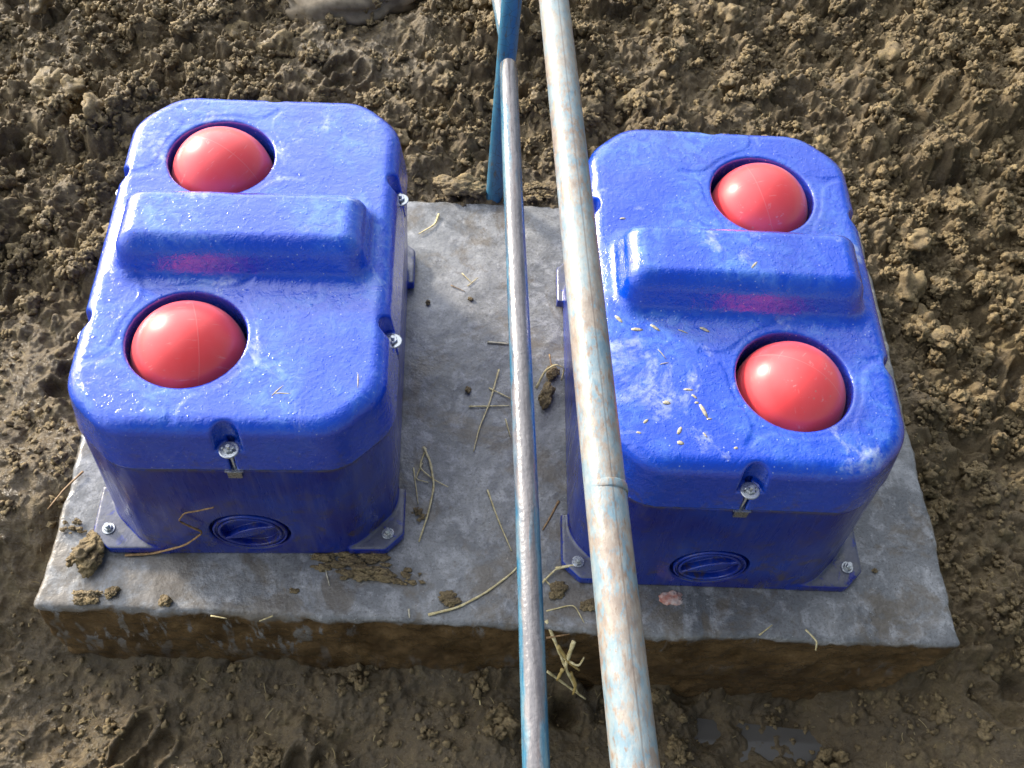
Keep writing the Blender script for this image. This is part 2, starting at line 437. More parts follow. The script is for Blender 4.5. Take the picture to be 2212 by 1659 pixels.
def mat_pipe(kind):
    k = NT('worn_pipe_' + kind)
    x, y, z = k.sep()
    g = k.map((1, .55 if kind == 'thick' else .16, 1)) if kind != 'post' else k.map((1, 1, .2))
    big = k.noise(26, 5, .62, co=g, dist=.5); fine = k.noise(170, 5, .7, co=k.map((1, .35, 1))); mid = k.noise(70, 5, .65, co=g)
    if kind == 'thick':
        blue = k.mix(k.ramp(mid, .4, .6), (0.145, 0.235, 0.29), (0.25, 0.305, 0.32))
        tan = k.mix(k.ramp(mid, .35, .62), (0.20, 0.155, 0.125), (0.31, 0.27, 0.225))
        f = k.ramp(k.math('ADD', big, k.math('MULTIPLY', k.math('SUBTRACT', fine, .5), .9)), .42, .56)
        c = k.mix(f, blue, tan)
        c = k.mix(k.ramp(fine, .58, .66, 0, .6), c, (0.17, 0.105, 0.065))
        c = k.mix(k.ramp(k.noise(5, 3, .5, co=g), .5, .66, 0, .5), c, (0.36, 0.38, 0.35))
        c = k.mix(k.ramp(k.math('ABSOLUTE', k.math('ADD', x, -.004)), .0006, .0016, .45, 0), c, (0.10, 0.075, 0.06))
        rough = .42
    elif kind == 'thin':
        met = k.mix(k.ramp(mid, .35, .65), (0.12, 0.113, 0.12), (0.215, 0.205, 0.212))
        met = k.mix(k.ramp(big, .58, .70, 0, .45), met, (0.22, 0.165, 0.15))
        blue = k.mix(k.ramp(mid, .4, .6), (0.025, 0.145, 0.25), (0.12, 0.24, 0.30))
        # paint survives on the flanks of the rail, worn away on its top
        side = k.math('ADD', k.math('MULTIPLY', k.math('ABSOLUTE', x), 22), k.math('MULTIPLY', k.math('SUBTRACT', big, .5), 1.3))
        c = k.mix(k.ramp(side, .26, .42), met, blue)
        crk, _ = k.voro(95, feature='DISTANCE_TO_EDGE', co=k.map((1, .5, 1)))
        c = k.mix(k.ramp(crk, .01, .03, .35, 0), c, (0.07, 0.07, 0.07))
        rough = k.ramp(mid, .4, .6, .15, .38)
    else:
        c = k.mix(k.ramp(big, .35, .65), (0.03, 0.145, 0.25), (0.07, 0.24, 0.36))
        c = k.mix(k.ramp(mid, .58, .66, 0, .8), c, (0.12, 0.09, 0.05))
        crk, _ = k.voro(40, feature='DISTANCE_TO_EDGE')
        c = k.mix(k.ramp(crk, .01, .03, .5, 0), c, (0.05, 0.05, 0.04))
        rough = .35
    h = k.math('ADD', mid, k.math('MULTIPLY', fine, .4))
    if kind == 'thin': h = k.math('ADD', h, k.math('MULTIPLY', k.noise(120, 3, .5), 1.2))
    return k.set(Base_Color=c, Roughness=rough, Coat_Weight=.5 if kind == 'thin' else .1, Coat_Roughness=.08,
                 Metallic=.0, Normal=k.bump(h, .35, .003))
def mat_metal():
    k = NT('zinc_plated_steel')
    n = k.noise(300, 3)
    return k.set(Base_Color=k.mix(n, (0.34, 0.36, 0.38), (0.60, 0.62, 0.64)), Metallic=.85, Roughness=k.ramp(n, .3, .7, .2, .42), Normal=k.bump(n, .2, .001))
def mat_simple(name, a, b, scale=80, rough=.6, map_=None):
    k = NT(name)
    n = k.noise(scale, 4, .6, co=k.map(map_) if map_ else None)
    return k.set(Base_Color=k.mix(k.ramp(n, .35, .65), a, b), Roughness=rough, Normal=k.bump(n, .4, .002))
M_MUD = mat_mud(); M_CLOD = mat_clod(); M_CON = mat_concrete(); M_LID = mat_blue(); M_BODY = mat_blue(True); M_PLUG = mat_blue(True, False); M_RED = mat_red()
M_THICK = mat_pipe('thick'); M_THIN = mat_pipe('thin'); M_POST = mat_pipe('post'); M_MET = mat_metal()
M_STRAW = mat_simple('straw', (0.46, 0.36, 0.15), (0.74, 0.64, 0.36), 120, .55)
M_STRAWD = mat_simple('brown_straw', (0.16, 0.085, 0.03), (0.36, 0.22, 0.09), 120, .55)
M_ROOT = mat_simple('dry_root', (0.22, 0.12, 0.045), (0.42, 0.26, 0.11), 120, .6)
M_STRAWL = mat_simple('ochre_leaf', (0.30, 0.20, 0.05), (0.50, 0.37, 0.13), 90, .6)
M_LITTER = mat_simple('old_straw', (0.20, 0.145, 0.06), (0.42, 0.33, 0.16), 9, .6)
M_CHAFF = mat_simple('pale_chaff', (0.34, 0.30, 0.20), (0.56, 0.51, 0.38), 200, .6)
M_STONE = mat_simple('muddy_stone', (0.13, 0.10, 0.06), (0.26, 0.21, 0.14), 25, .6)
M_CHIP = mat_simple('pink_chip', (0.42, 0.14, 0.09), (0.62, 0.50, 0.44), 60, .5)

# ------------------------------------------------------------------ ground: one sheet of trodden mud
SA = math.radians(4.7725); SCO, SSI = math.cos(SA), math.sin(SA)
SX0, SX1, SY0, SY1 = -0.880, 1.088, 0.702, 1.925           # slab outline in its own rotated axes
H = 0.0036
gx = np.arange(-2.15, 2.25, H); gy = np.arange(-0.30, 3.75, H)
GX, GY = np.meshgrid(gx, gy, indexing='ij'); GX = GX.astype(np.float32); GY = GY.astype(np.float32)
def sstep(x, a, b):
    t = np.clip((x - a) / (b - a), 0, 1); return t * t * (3 - 2 * t)
U = SCO * GX + SSI * GY; Vv = -SSI * GX + SCO * GY          # slab axes
def ground_base(U, Vv):
    back = 0.015 + 0.05 * sstep(Vv, 2.0, 2.9)
    z = back * sstep(Vv, 1.55, 1.95)
    # falling towards the front
    zl = -0.045 - 0.20 * sstep(-Vv, -1.05, -0.62)
    zr = -0.06 - 0.10 * sstep(-Vv, -1.5, -0.9)
    zf = np.interp(U, [-1.2, -.9, -.4, .1, .35, .75, 1.15, 1.5], [-.22, -.25, -.27, -.24, -.35, -.41, -.32, -.24])
    side = np.where(U < 0.1, zl, zr)
    fr = sstep(-Vv, -0.80, -0.66)
    zz = side * (1 - fr) + zf * fr
    w = sstep(Vv, 1.45, 1.95)
    return zz * (1 - w) + z * w
Z = ground_base(U, Vv).astype(np.float32)
Z += 0.040 * fbm2(GX, GY, 2.2, 3, 5) + 0.022 * fbm2(GX, GY, 8, 3, 9)
# how crumbly (1) or trodden smooth (0) the soil is
crumb = np.clip(0.62 + 0.5 * fbm2(GX, GY, 2.6, 3, 21) + 0.35 * sstep(Vv, 1.3, 2.0) - .15 + 0.35 * sstep(U, .9, 1.6) * sstep(Vv, .9, 1.5), 0, 1)
crumb = np.where(U < -.75, crumb * .9, crumb)
crumb *= 1 - .55 * sstep(-Vv, -.9, -.5)
crumb *= 1 - .75 * np.exp(-(((GX + .62) / .30) ** 2 + ((GY - 2.45) / .22) ** 2))
crumb = np.clip(crumb, .22, 1)
def stamp(cx, cy, r, hk, asp, ang, seed):
    i0 = int((cx - r * 1.5 - gx[0]) / H); i1 = int((cx + r * 1.5 - gx[0]) / H) + 2
    j0 = int((cy - r * 1.5 - gy[0]) / H); j1 = int((cy + r * 1.5 - gy[0]) / H) + 2
    if i0 < 0 or j0 < 0 or i1 >= len(gx) or j1 >= len(gy): return
    dx = GX[i0:i1, j0:j1] - cx; dy = GY[i0:i1, j0:j1] - cy
    c, s = math.cos(ang), math.sin(ang)
    a = (c * dx + s * dy) / (r * asp); b = (-s * dx + c * dy) / (r / asp)
    th = np.arctan2(b, a)
    rr = 1 + .16 * np.sin(3 * th + seed) + .12 * np.sin(5 * th + seed * 2.3) + .08 * np.sin(9 * th + seed * 4.1)
    d2 = (a * a + b * b) / (rr * rr)
    m = d2 < 1
    if not m.any(): return
    sub = Z[i0:i1, j0:j1]
    zc = Z[(i0 + i1) // 2, (j0 + j1) // 2]
    tilt = (a * math.cos(seed) + b * math.sin(seed)) * .25
    top = zc + hk * r * (np.power(np.clip(1 - d2, 0, 1), .42) + tilt) - .12 * r
    sub[m] = np.maximum(sub[m], top[m].astype(np.float32))
def sample(arr, x, y):
    i = int((x - gx[0]) / H); j = int((y - gy[0]) / H)
    return arr[min(max(i, 0), len(gx) - 1), min(max(j, 0), len(gy) - 1)]
def worley(x, y, f, seed):
    x = x * f; y = y * f
    ix = np.floor(x).astype(np.int64); iy = np.floor(y).astype(np.int64)
    f1 = np.full(x.shape, 9., np.float32); f2 = f1.copy(); hv = np.zeros(x.shape, np.float32)
    zz = np.zeros_like(ix)
    for a in (-1, 0, 1):
        for b in (-1, 0, 1):
            px = ix + a + .5 + .48 * _h(ix + a, iy + b, zz, seed); py = iy + b + .5 + .48 * _h(ix + a, iy + b, zz, seed + 1)
            d = np.hypot(x - px, y - py).astype(np.float32)
            hr = .5 + .5 * _h(ix + a, iy + b, zz, seed + 2)
            c = d < f1
            f2 = np.where(c, f1, np.minimum(f2, d)); hv = np.where(c, hr, hv); f1 = np.where(c, d, f1)
    return f1, f2, hv
WX = .5 * fbm2(GX, GY, 26, 3, 101); WY = .5 * fbm2(GX, GY, 26, 3, 111)
ca = crumb ** 1.2
for f, amp, wa, sd_ in ((4.6, .115, .09, 190), (11, .060, .045, 195), (22, .046, .026, 200), (46, .019, .014, 210), (95, .008, .007, 220)):
    f1, f2, hv = worley(GX + WX * wa, GY + WY * wa, f, sd_)
    e = np.clip((f2 - f1) * 1.7, 0, 1) ** .55
    bump_ = (hv ** 1.6) * e * (1 - .45 * np.clip(f1, 0, 1) ** 2)
    Z += (amp * (ca if f < 50 else .25 + .75 * ca) * (bump_ - .25)).astype(np.float32)
    del f1, f2, hv, e, bump_
for (n, r0, r1, hk) in ((60, .030, .045, .45), (500, .010, .020, .62)):
    X_ = RNG.uniform(gx[0] + .1, gx[-1] - .1, n); Y_ = RNG.uniform(gy[0] + .1, gy[-1] - .1, n)
    R_ = RNG.uniform(r0, r1, n); A_ = RNG.uniform(0, math.pi, n); S_ = RNG.uniform(0, 6.28, n); P_ = RNG.uniform(1.0, 1.45, n); Q_ = RNG.uniform(0, 1, n)
    for q in range(n):
        if Q_[q] < sample(crumb, X_[q], Y_[q]) ** 1.3:
            stamp(X_[q], Y_[q], R_[q], hk * (0.7 + .6 * S_[q] / 6.28), P_[q], A_[q], S_[q])
# hoof prints: cloven hollows with a pushed-up rim
HOOF = np.zeros_like(Z)
hp = [(-1.22, .95), (-1.05, 1.22), (-1.35, 1.45), (-1.12, .62), (-.35, .42), (-.72, .45), (1.32, 1.05), (1.22, .78), (1.48, 1.30), (1.30, 1.58), (1.6, .95), (1.15, .52), (-1.45, 1.9), (-1.1, 2.2), (-.6, 2.35), (-.1, 2.35),
      (.35, 2.3), (.75, 2.45), (1.2, 2.2), (1.5, 2.0), (.2, 2.8), (-.9, 2.75), (-1.6, 2.5), (1.7, 2.6), (.95, 2.9)]
for hx_, hy_ in hp:
    a_ = RNG.uniform(0, 6.28); c_, s_ = math.cos(a_), math.sin(a_); dpt = RNG.uniform(.022, .042)
    lx = c_ * (GX - hx_) + s_ * (GY - hy_); ly = -s_ * (GX - hx_) + c_ * (GY - hy_)
    for sd in (-1, 1):
        e_ = np.hypot(lx / .060, (ly - sd * .027) / (.024 - .08 * np.clip(lx, -.06, .06)))
        e_ = e_ + .12 * fbm2(GX, GY, 30, 2, 500)
        w_ = np.clip((1.12 - e_) / .22, 0, 1); w_ = w_ * w_ * (3 - 2 * w_)
        Z = Z * (1 - w_ * .8) + (float(sample(Z, hx_, hy_)) * 0 + Z.mean() * 0 + (Z - dpt)) * w_ * .8
        Z = Z + .012 * np.exp(-((e_ - 1.35) / .2) ** 2)
        HOOF = np.maximum(HOOF, w_)
crumb = crumb * (1 - .85 * HOOF)
PUD = []
for u_, v_, r_, a_ in ((1528, 1580, .055, .8), (1690, 1592, .075, 1.5), (1745, 1618, .05, 1.0), (1600, 1648, .035, 1.2), (1255, 1470, .035, 1.0), (1480, 1500, .03, 1.5), (1700, 1530, .035, 1.6), (1210, 1560, .03, 1.0)):
    p_ = at(u_, v_, -.43); PUD.append((p_.x, p_.y, r_, a_))
WZ = -.437
for px_, py_, r_, a_ in PUD:
    w_ = np.exp(-(((GX - px_) / (r_ * a_)) ** 2 + ((GY - py_) / r_) ** 2) ** 1.5)
    Z = Z * (1 - w_ * .85) + (WZ - .012 + .024 * fbm2(GX, GY, 21, 4, 400, .6)) * w_ * .85
near_ = np.exp(-(((GX - .62) / .55) ** 2 + ((GY - .42) / .32) ** 2) ** 2)
Z = Z + near_ * np.clip(WZ + .012 - Z, 0, .1) * np.clip(1 - sum(np.exp(-(((GX - a) / (r * k)) ** 2 + ((GY - b) / r) ** 2) ** 1.5) for a, b, r, k in PUD) * 1.6, 0, 1)
rough_amt = .55 + .45 * crumb
Z += rough_amt * (0.0095 * fbm2(GX, GY, 30, 3, 31) + 0.0058 * fbm2(GX, GY, 95, 2, 41))
# keep the soil out of the slab: it lies under it, heaped ragged against its edges
in_slab = np.minimum(np.minimum(U - SX0, SX1 - U), np.minimum(Vv - SY0, SY1 - Vv))
Z = np.where(in_slab > .02, np.minimum(Z, -.03 - .2 * sstep(in_slab, .02, .10)), Z)
DX = 0.008 * fbm2(GX, GY, 42, 2, 51) * rough_amt; DY = 0.008 * fbm2(GX, GY, 42, 2, 61) * rough_amt
wet = np.clip(1.25 - 1.25 * crumb + .5 * sstep(-Vv, -.8, -.5) + .6 * HOOF, 0, 1)
V0 = np.stack([GX + DX, GY + DY, Z], -1).reshape(-1, 3)
F0 = grid_quads(len(gx), len(gy))
# the rest of the yard, coarse, out to the horizon
cx_ = np.concatenate([np.linspace(-200, -12, 14), np.linspace(-10, 10, 60), np.linspace(12, 200, 14)])
CX, CY = np.meshgrid(cx_, cx_ + 1.7, indexing='ij')
CZ = -.10 + .05 * fbm2(CX, CY, .6, 3, 77)
inside = (np.abs(CX - .05) < 2.1) & (np.abs(CY - 1.72) < 1.9)
CZ = np.where(inside, -.65, CZ)
V1 = np.stack([CX, CY, CZ], -1).reshape(-1, 3); F1 = grid_quads(len(cx_), len(cx_), len(V0))
me = mesh_np('ground', np.concatenate([V0, V1]), np.concatenate([F0, F1]), True, {'wet': np.concatenate([wet.ravel(), np.full(len(V1), .3)])})
ground = link('ground', me, M_MUD); tag(ground, kind='structure')
ground['label'] = 'crumbly brown trodden mud around the concrete slab'
def gz(x, y): return float(sample(Z, x, y))

# ------------------------------------------------------------------ loose crumbs lying on the mud (uncountable)
def ico(sub):
    bm = bmesh.new(); bmesh.ops.create_icosphere(bm, subdivisions=sub, radius=1)
    V = np.array([v.co[:] for v in bm.verts]); F = np.array([[v.index for v in f.verts] for f in bm.faces]); bm.free()
    return V, F
ICO2, ICF2 = ico(3)
ICO1, ICF1 = ico(2)
ICO3, ICF3 = ico(4)
def lump(Vb, seed, amp=.38, f=1.1):
    P = Vb + seed * 3.7
    r = 1 + amp * fbm3(P, f, 3, seed, .6)
    rid = np.abs(noise3(P, f * 2.2, seed + 9)); r = r - .22 * amp / .38 * rid
    return Vb * r[:, None]
TPL = [lump(ICO2, s, .95, 1.6) for s in range(12)]
TPS = [lump(ICO1, s + 40, 1.0, 1.7) for s in range(12)]
cv = []; cf = []; off = 0
def in_slab_xy(x, y, m):
    u_, v_ = SCO * x + SSI * y, -SSI * x + SCO * y
    return SX0 - m < u_ < SX1 + m and SY0 - m < v_ < SY1 + m * .3
def crumb_at(x, y, z, r):
    global off
    R = np.array(Euler(RNG.uniform(0, 6.28, 3)).to_matrix())
    s = np.array([1, RNG.uniform(.6, 1), RNG.uniform(.5, .9)]) * r
    if r > .011: T, F = TPL[RNG.randint(12)], ICF2
    else: T, F = TPS[RNG.randint(12)], ICF1
    T = (T * s) @ R.T * 1.1
    cv.append(T + np.array([x, y, z])); cf.append(F + off); off += len(T)
patch = np.clip(.55 + 1.1 * fbm2(GX[::4, ::4], GY[::4, ::4], 7, 3, 300), 0, 1)
def pat(x, y): return patch[min(int((x - gx[0]) / H / 4), patch.shape[0] - 1), min(int((y - gy[0]) / H / 4), patch.shape[1] - 1)]
TPC = []
for s_ in range(8):
    V_ = lump(ICO3, s_ + 70, .85, 1.0)
    V_ = V_ * (1 + .16 * fbm3(V_ + s_, 4.5, 3, s_, .6) - .10 * np.abs(fbm3(V_ * 1.3, 2.6, 2, s_ + 3)))[:, None]
    TPC.append(V_)
for q in range(1100):                      # big broken clods
    x, y = RNG.uniform(-1.95, 2.0), RNG.uniform(.1, 3.5)
    if RNG.rand() > sample(crumb, x, y) ** 2 * (.35 + pat(x, y)): continue
    r = .015 + .042 * RNG.rand() ** 2.4
    if in_slab_xy(x, y, r * .8): continue
    R = np.array(Euler((RNG.uniform(-.5, .5), RNG.uniform(-.5, .5), RNG.uniform(0, 6.28))).to_matrix())
    T = (TPC[RNG.randint(8)] * (np.array([1, RNG.uniform(.6, 1), RNG.uniform(.5, .8)]) * r)) @ R.T
    z0 = gz(x, y) + r * .18
    cv.append(T + np.array([x, y, z0])); cf.append(ICF3 + off); off += len(T)
    for c_ in range(int(RNG.uniform(4, 14))):
        k_ = RNG.randint(len(T)); p_ = T[k_] * .97
        if p_[2] > -.2 * r: crumb_at(x + p_[0], y + p_[1], z0 + p_[2], r * RNG.uniform(.08, .22))
for q in range(2600):                     # heaped clumps of crumbs
    x, y = RNG.uniform(-1.95, 2.0), RNG.uniform(.1, 3.5)
    if RNG.rand() > sample(crumb, x, y) ** 1.5 * 1.05: continue
    if in_slab_xy(x, y, .02): continue
    rc = .012 + .024 * RNG.rand() ** 1.5
    z0 = gz(x, y)
    for c_ in range(int(RNG.uniform(6, 14) * (rc / .018) ** 1.1)):
        a_ = RNG.uniform(0, 6.28); e_ = RNG.rand() ** .6
        px, py = x + rc * e_ * math.cos(a_), y + rc * e_ * math.sin(a_)
        if in_slab_xy(px, py, 0): continue
        crumb_at(px, py, max(z0, gz(px, py)) + rc * .7 * math.sqrt(max(0, 1 - e_ * e_)) - .001, rc * RNG.uniform(.18, .6))
for q in range(52000):                      # a rubble of single ones
    x, y = RNG.uniform(-1.95, 2.0), RNG.uniform(.1, 3.5)
    if RNG.rand() > .04 + sample(crumb, x, y) * pat(x, y) * 1.25: continue
    if in_slab_xy(x, y, .0): continue
    r = .0032 + .0085 * RNG.rand() ** 2.2 + (.012 * RNG.rand() if RNG.rand() < .05 else 0)
    crumb_at(x, y, gz(x, y) + r * .3, r)
crumbs = link('soil_crumbs', mesh_np('soil_crumbs', np.concatenate(cv), np.concatenate(cf)), M_CLOD)
tag(crumbs, 'loose brown soil crumbs scattered over the trodden mud', 'soil', kind='stuff')

# fine straw litter trodden into the mud (uncountable)
lv = []; lf = []; off = 0
for q in range(2600):
    x, y = RNG.uniform(-1.9, 1.95), RNG.uniform(.1, 3.4)
    if in_slab_xy(x, y, .0): continue
    L = .006 + .03 * RNG.rand() ** 2.5; a_ = RNG.uniform(0, 6.28); w_ = RNG.uniform(.0005, .0013)
    n_ = 5; dz = RNG.uniform(-.1, .35); bend = RNG.uniform(-.5, .5)
    z0 = gz(x, y) + .003
    pts = []
    for k in range(n_):
        t = k / (n_ - 1) - .5
        pts.append(np.array([x + L * (t * math.cos(a_) - bend * t * t * math.sin(a_)), y + L * (t * math.sin(a_) + bend * t * t * math.cos(a_)), z0 + L * dz * (t + .5)]))
    nx_ = np.array([-math.sin(a_), math.cos(a_), 0]) * w_; nz_ = np.array([0, 0, w_])
    for p_ in pts: lv += [p_ + nx_, p_ + nz_, p_ - nx_, p_ - nz_]
    for k in range(n_ - 1):
        for m_ in range(4): lf.append((off + 4 * k + m_, off + 4 * k + (m_ + 1) % 4, off + 4 * k + 4 + (m_ + 1) % 4, off + 4 * k + 4 + m_))
    off += 4 * n_
litter = link('straw_litter', mesh_np('straw_litter', np.array(lv), np.array(lf)), M_LITTER)
tag(litter, 'short bits of old straw trodden into the mud', 'straw', kind='stuff')

# ------------------------------------------------------------------ concrete slab
def roundbox(lo, hi, r, h):
    lo = np.array(lo); hi = np.array(hi); Vs = []; Fs = []; off = 0
    for a in range(3):
        b, c = (a + 1) % 3, (a + 2) % 3
        nb = int((hi[b] - lo[b]) / h) + 2; ncc = int((hi[c] - lo[c]) / h) + 2
        B, C = np.meshgrid(np.linspace(lo[b], hi[b], nb), np.linspace(lo[c], hi[c], ncc), indexing='ij')
        for side in (0, 1):
            P = np.zeros((nb, ncc, 3)); P[..., a] = hi[a] if side else lo[a]; P[..., b] = B; P[..., c] = C
            q = grid_quads(nb, ncc, off)
            Fs.append(q if side else q[:, ::-1]); Vs.append(P.reshape(-1, 3)); off += nb * ncc
    V = np.concatenate(Vs); F = np.concatenate(Fs)
    key = np.round(V / 1e-5).astype(np.int64); _, ui, inv = np.unique(key, axis=0, return_index=True, return_inverse=True)
    V = V[ui]; F = inv.ravel()[F]
    inn = np.clip(V, lo + r, hi - r); dlt = V - inn
    L = np.linalg.norm(dlt, axis=1, keepdims=True); nrm = dlt / np.maximum(L, 1e-9)
    m = L[:, 0] > 1e-9
    V2 = V.copy(); V2[m] = inn[m] + nrm[m] * r
    # pure face points keep their place
    return V2, F, nrm
SV, SF, SN = roundbox((SX0, SY0, -.58), (SX1, SY1, 0), .014, .0062)
P = SV
vert = np.clip(1 - np.abs(SN[:, 2]), 0, 1)
amp = .0022 * fbm3(P, 24, 3, 3) + .003 * fbm3(P, 5, 2, 8)
amp = amp + vert * (.012 * fbm3(P, 7, 4, 12, .6) + .007 * fbm3(P, 38, 2, 15))
# the rough cast left, right and back edges crumble more than the top
ed = np.minimum(np.minimum(P[:, 0] - SX0, SX1 - P[:, 0]), SY1 - P[:, 1])
nearedge = np.exp(-np.clip(ed, 0, 1) / .02) * (P[:, 2] > -.03)
amp = amp - nearedge * .008 * np.clip(fbm3(P, 18, 3, 33) + .2, 0, 1)
SV = SV + SN * amp[:, None]
# front face leans back under the slab towards the right
low = np.clip(-SV[:, 2] - .02, 0, 1)
fr = np.exp(-np.clip(SV[:, 1] - SY0, 0, 1) / .15)
SV[:, 1] -= low * fr * np.interp(SV[:, 0], [-.9, 0, .4, 1.1], [.08, .08, .0, .0])
SV[:, 0] -= low * np.exp(-np.clip(SX1 - SV[:, 0], 0, 1) / .15) * .25
SV[:, 0] += low * np.exp(-np.clip(SV[:, 0] - SX0, 0, 1) / .15) * .02
SV[:, 1] += np.interp(SV[:, 0], [-.9, -.5, 0, .6, 1.1], [.026, .022, .012, .002, -.004]) * np.exp(-np.clip(SV[:, 1] - SY0, 0, 1) / .25)
slab = link('concrete_slab', mesh_np('concrete_slab', SV, SF), M_CON, rot=(0, 0, SA))
tag(slab, 'wet grey concrete slab with muddy sides under the two blue drinkers', 'slab')

# ------------------------------------------------------------------ drinker
HT, HS = 0.5085, 0.3824
HOLES = ((-.084, -.238), (-.084, .238)); RH = .1095
def foot(x, y, hx=.30, hy=.45, r=.02):
    d = box2(x, y, hx, hy, .03)
    dg = (np.abs(x) + np.abs(y) - (hx + hy - .094)) * .7071
    return smax(d, dg, .030)
NOTCH = [(.008, -.440, 0), (.008, .440, 0), (.290, -.19, 1), (.290, .19, 1), (-.290, -.19, 1), (-.290, .19, 1)]
def lid_sdf(P):
    x, y, z = P[..., 0], P[..., 1], P[..., 2]
    d = extr(foot(x, y) + .13 * (z - HS), z - HT, .030)
    d = np.maximum(d, HS - z)
    q_ = z - HT
    hump = extr(box2(x / (1 - .9 * np.clip(q_, 0, .12)), y / (1 - 3.7 * np.clip(q_, 0, .12)), .243, .099, .04), z - (HT + .081), .036)
    hump = np.maximum(hump * .8, HT - .06 - z)
    d = smin(d, hump, .022)
    # shallow moulded star round each hole
    for hx, hy in HOLES:
        r = np.hypot(x - hx, y - hy)
        th = np.arctan2(y - hy, x - hx)
        ring = r - .128
        sp = 1e3
        for k in range(5):
            a = -math.pi / 2 + 2 * math.pi * k / 5
            c, s = math.cos(a), math.sin(a)
            lx = c * (x - hx) + s * (y - hy); ly = -s * (x - hx) + c * (y - hy)
            sp = np.minimum(sp, np.maximum(np.abs(ly) - .007, np.maximum(-lx, lx - .185)))
        star = smin(ring, sp, .045)
        groove = np.clip(.5 - star / .006, 0, 1) * np.exp(-((z - HT) / .02) ** 2)
        d = d + .0015 * groove
        d = smax(d, RH - r, .008)
        # raised lip line just outside the hole
    for cx, cy, s in NOTCH:
        r = np.hypot(x - cx, y - cy) - .024
        n = np.maximum(r, .438 - z)
        d = smax(d, -n, .006)
        w = (np.abs(x - cx) if not s else np.abs(y - cy)) - .006
        l = (np.abs(y - cy) if not s else np.abs(x - cx)) - .03
        d = np.maximum(d, -np.maximum(np.maximum(w, l), z - .45))
    return d
LV, LF = surface_nets(lid_sdf, (-.312, -.466, HS - .006), (.312, .466, HT + .115), .0032)
LV = LV + np.stack([np.zeros(len(LV))] * 2 + [.0012 * fbm3(LV, 16, 2, 4)], -1)
lid_me = mesh_np('lid', LV, LF)

def body_sdf(P):
    x0, y0, z = P[..., 0], P[..., 1], P[..., 2]
    t = np.clip(1 - z / HS, 0, 1)
    x = x0 + .018 * t; y = y0 - .0 * t
    d = foot(x, y, .298 + .010 * t, .449)
    d = np.maximum(d, z - (HS - .002))
    # round well for the drain plug in each end
    for sy in (-1, 1):
        r = np.hypot(x0 + .006 * (1 if sy < 0 else -1), z - .107)
        d = smax(d, -np.maximum(r - .082, -(sy * y0) + .428), .006)
    # a shallow moulded belt above the foot
    # foot plate with ears at the corners
    fx = x0 + .024; fy = y0
    pl = box2(fx, fy, .331, .4500, .012)
    ear = smax(pl, (np.abs(fx) + np.abs(fy) - .742) * .7071, .004)
    pl2 = extr(ear, z - .026, .005)
    # plate shows only at the corners
    pl2 = np.maximum(pl2, -(np.minimum(np.abs(x0) - .19, np.abs(y0) - .30)))
    d = smin(d, pl2, .006)
    # slot for the strap of each latch
    for cx, cy, s in NOTCH:
        w = (np.abs(x0 - cx) if not s else np.abs(y0 - cy)) - .012
        l = (np.abs(y0 - cy) if not s else np.abs(x0 - cx)) - .02
        d = np.maximum(d, -np.maximum(np.maximum(w, l), .362 - z))
    return np.maximum(d, -z)
BV, BF = surface_nets(body_sdf, (-.372, -.468, -.006), (.325, .468, HS + .004), .0044)
body_me = mesh_np('body', BV, BF)

def plug_sdf(P):      # disc in the x-z plane, facing -y, centred on the origin
    x, y, z = P[..., 0], P[..., 1], P[..., 2]
    r = np.hypot(x, z)
    q = extr(r - .076, -y - .012, .004)
    q = np.maximum(q, y - .01)
    a = .5
    u = math.cos(a) * x + math.sin(a) * z; w = -math.sin(a) * x + math.cos(a) * z
    for s in (-1, 1):
        cr = np.maximum(np.hypot(u, w) - .059, np.hypot(u * .62, w + s * .036) * -1 + .050)
        cr = np.maximum(cr, -s * w + .004)
        q = smax(q, -np.maximum(cr, y - .004), .003)
        # floor of the crescent stays open to the recess depth
    gro = np.abs(r - .068) - .0028
    q = smax(q, -np.maximum(gro, y + .006), .002)
    return q
PV, PF = surface_nets(plug_sdf, (-.082, -.016, -.082), (.082, .014, .082), .0024)
plug_me = mesh_np('drain_plug', PV, PF)

def ball_me():
    bm = bmesh.new(); bmesh.ops.create_uvsphere(bm, u_segments=96, v_segments=64, radius=.1065)
    me = bpy.data.meshes.new('float_ball'); bm.to_mesh(me); bm.free()
    for p in me.polygons: p.use_smooth = True
    return me
BALL = ball_me()
def latch_meshes():
    bm = bmesh.new(); lathe(bm, [(.0165, 0), (.018, .0008), (.018, .0022), (.0165, .003), (.005, .0032)], (0, 0, 0), 28)
    w = bpy.data.meshes.new('washer'); bm.to_mesh(w); bm.free()
    bm = bmesh.new()
    lathe(bm, [(.0085, .0032), (.0095, .004), (.0095, .0075), (.0082, .009)], (0, 0, 0), 6, .3)
    prof = []
    z = -.078
    while z < .0165:
        prof += [(.0028, z), (.0035, z + .0012)]; z += .0024
    lathe(bm, prof, (0, 0, 0), 12)
    # small wing across the nut
    for s in (-1, 1):
        lathe(bm, [(.002, .006), (.003, .008), (.0028, .0105), (.001, .012)], (s * .0095, 0, 0), 10)
    b = bpy.data.meshes.new('latch_bolt'); bm.to_mesh(b); bm.free()
    bm = bmesh.new()
    def bx(lo, hi):
        g = bmesh.ops.create_cube(bm, size=1)['verts']
        for v in g:
            for i in range(3): v.co[i] = lo[i] + (v.co[i] + .5) * (hi[i] - lo[i])
    bx((-.013, -.0135, -.082), (.013, -.0105, -.060)); bx((-.0095, -.0105, -.082), (.0095, .010, -.079)); bx((-.017, -.013, -.062), (.017, .010, -.059))
    bmesh.ops.bevel(bm, geom=bm.edges[:], offset=.0006, segments=1)
    k = bpy.data.meshes.new('bracket'); bm.to_mesh(k); bm.free()
    return b, w, k
LB, LW, LK = latch_meshes()
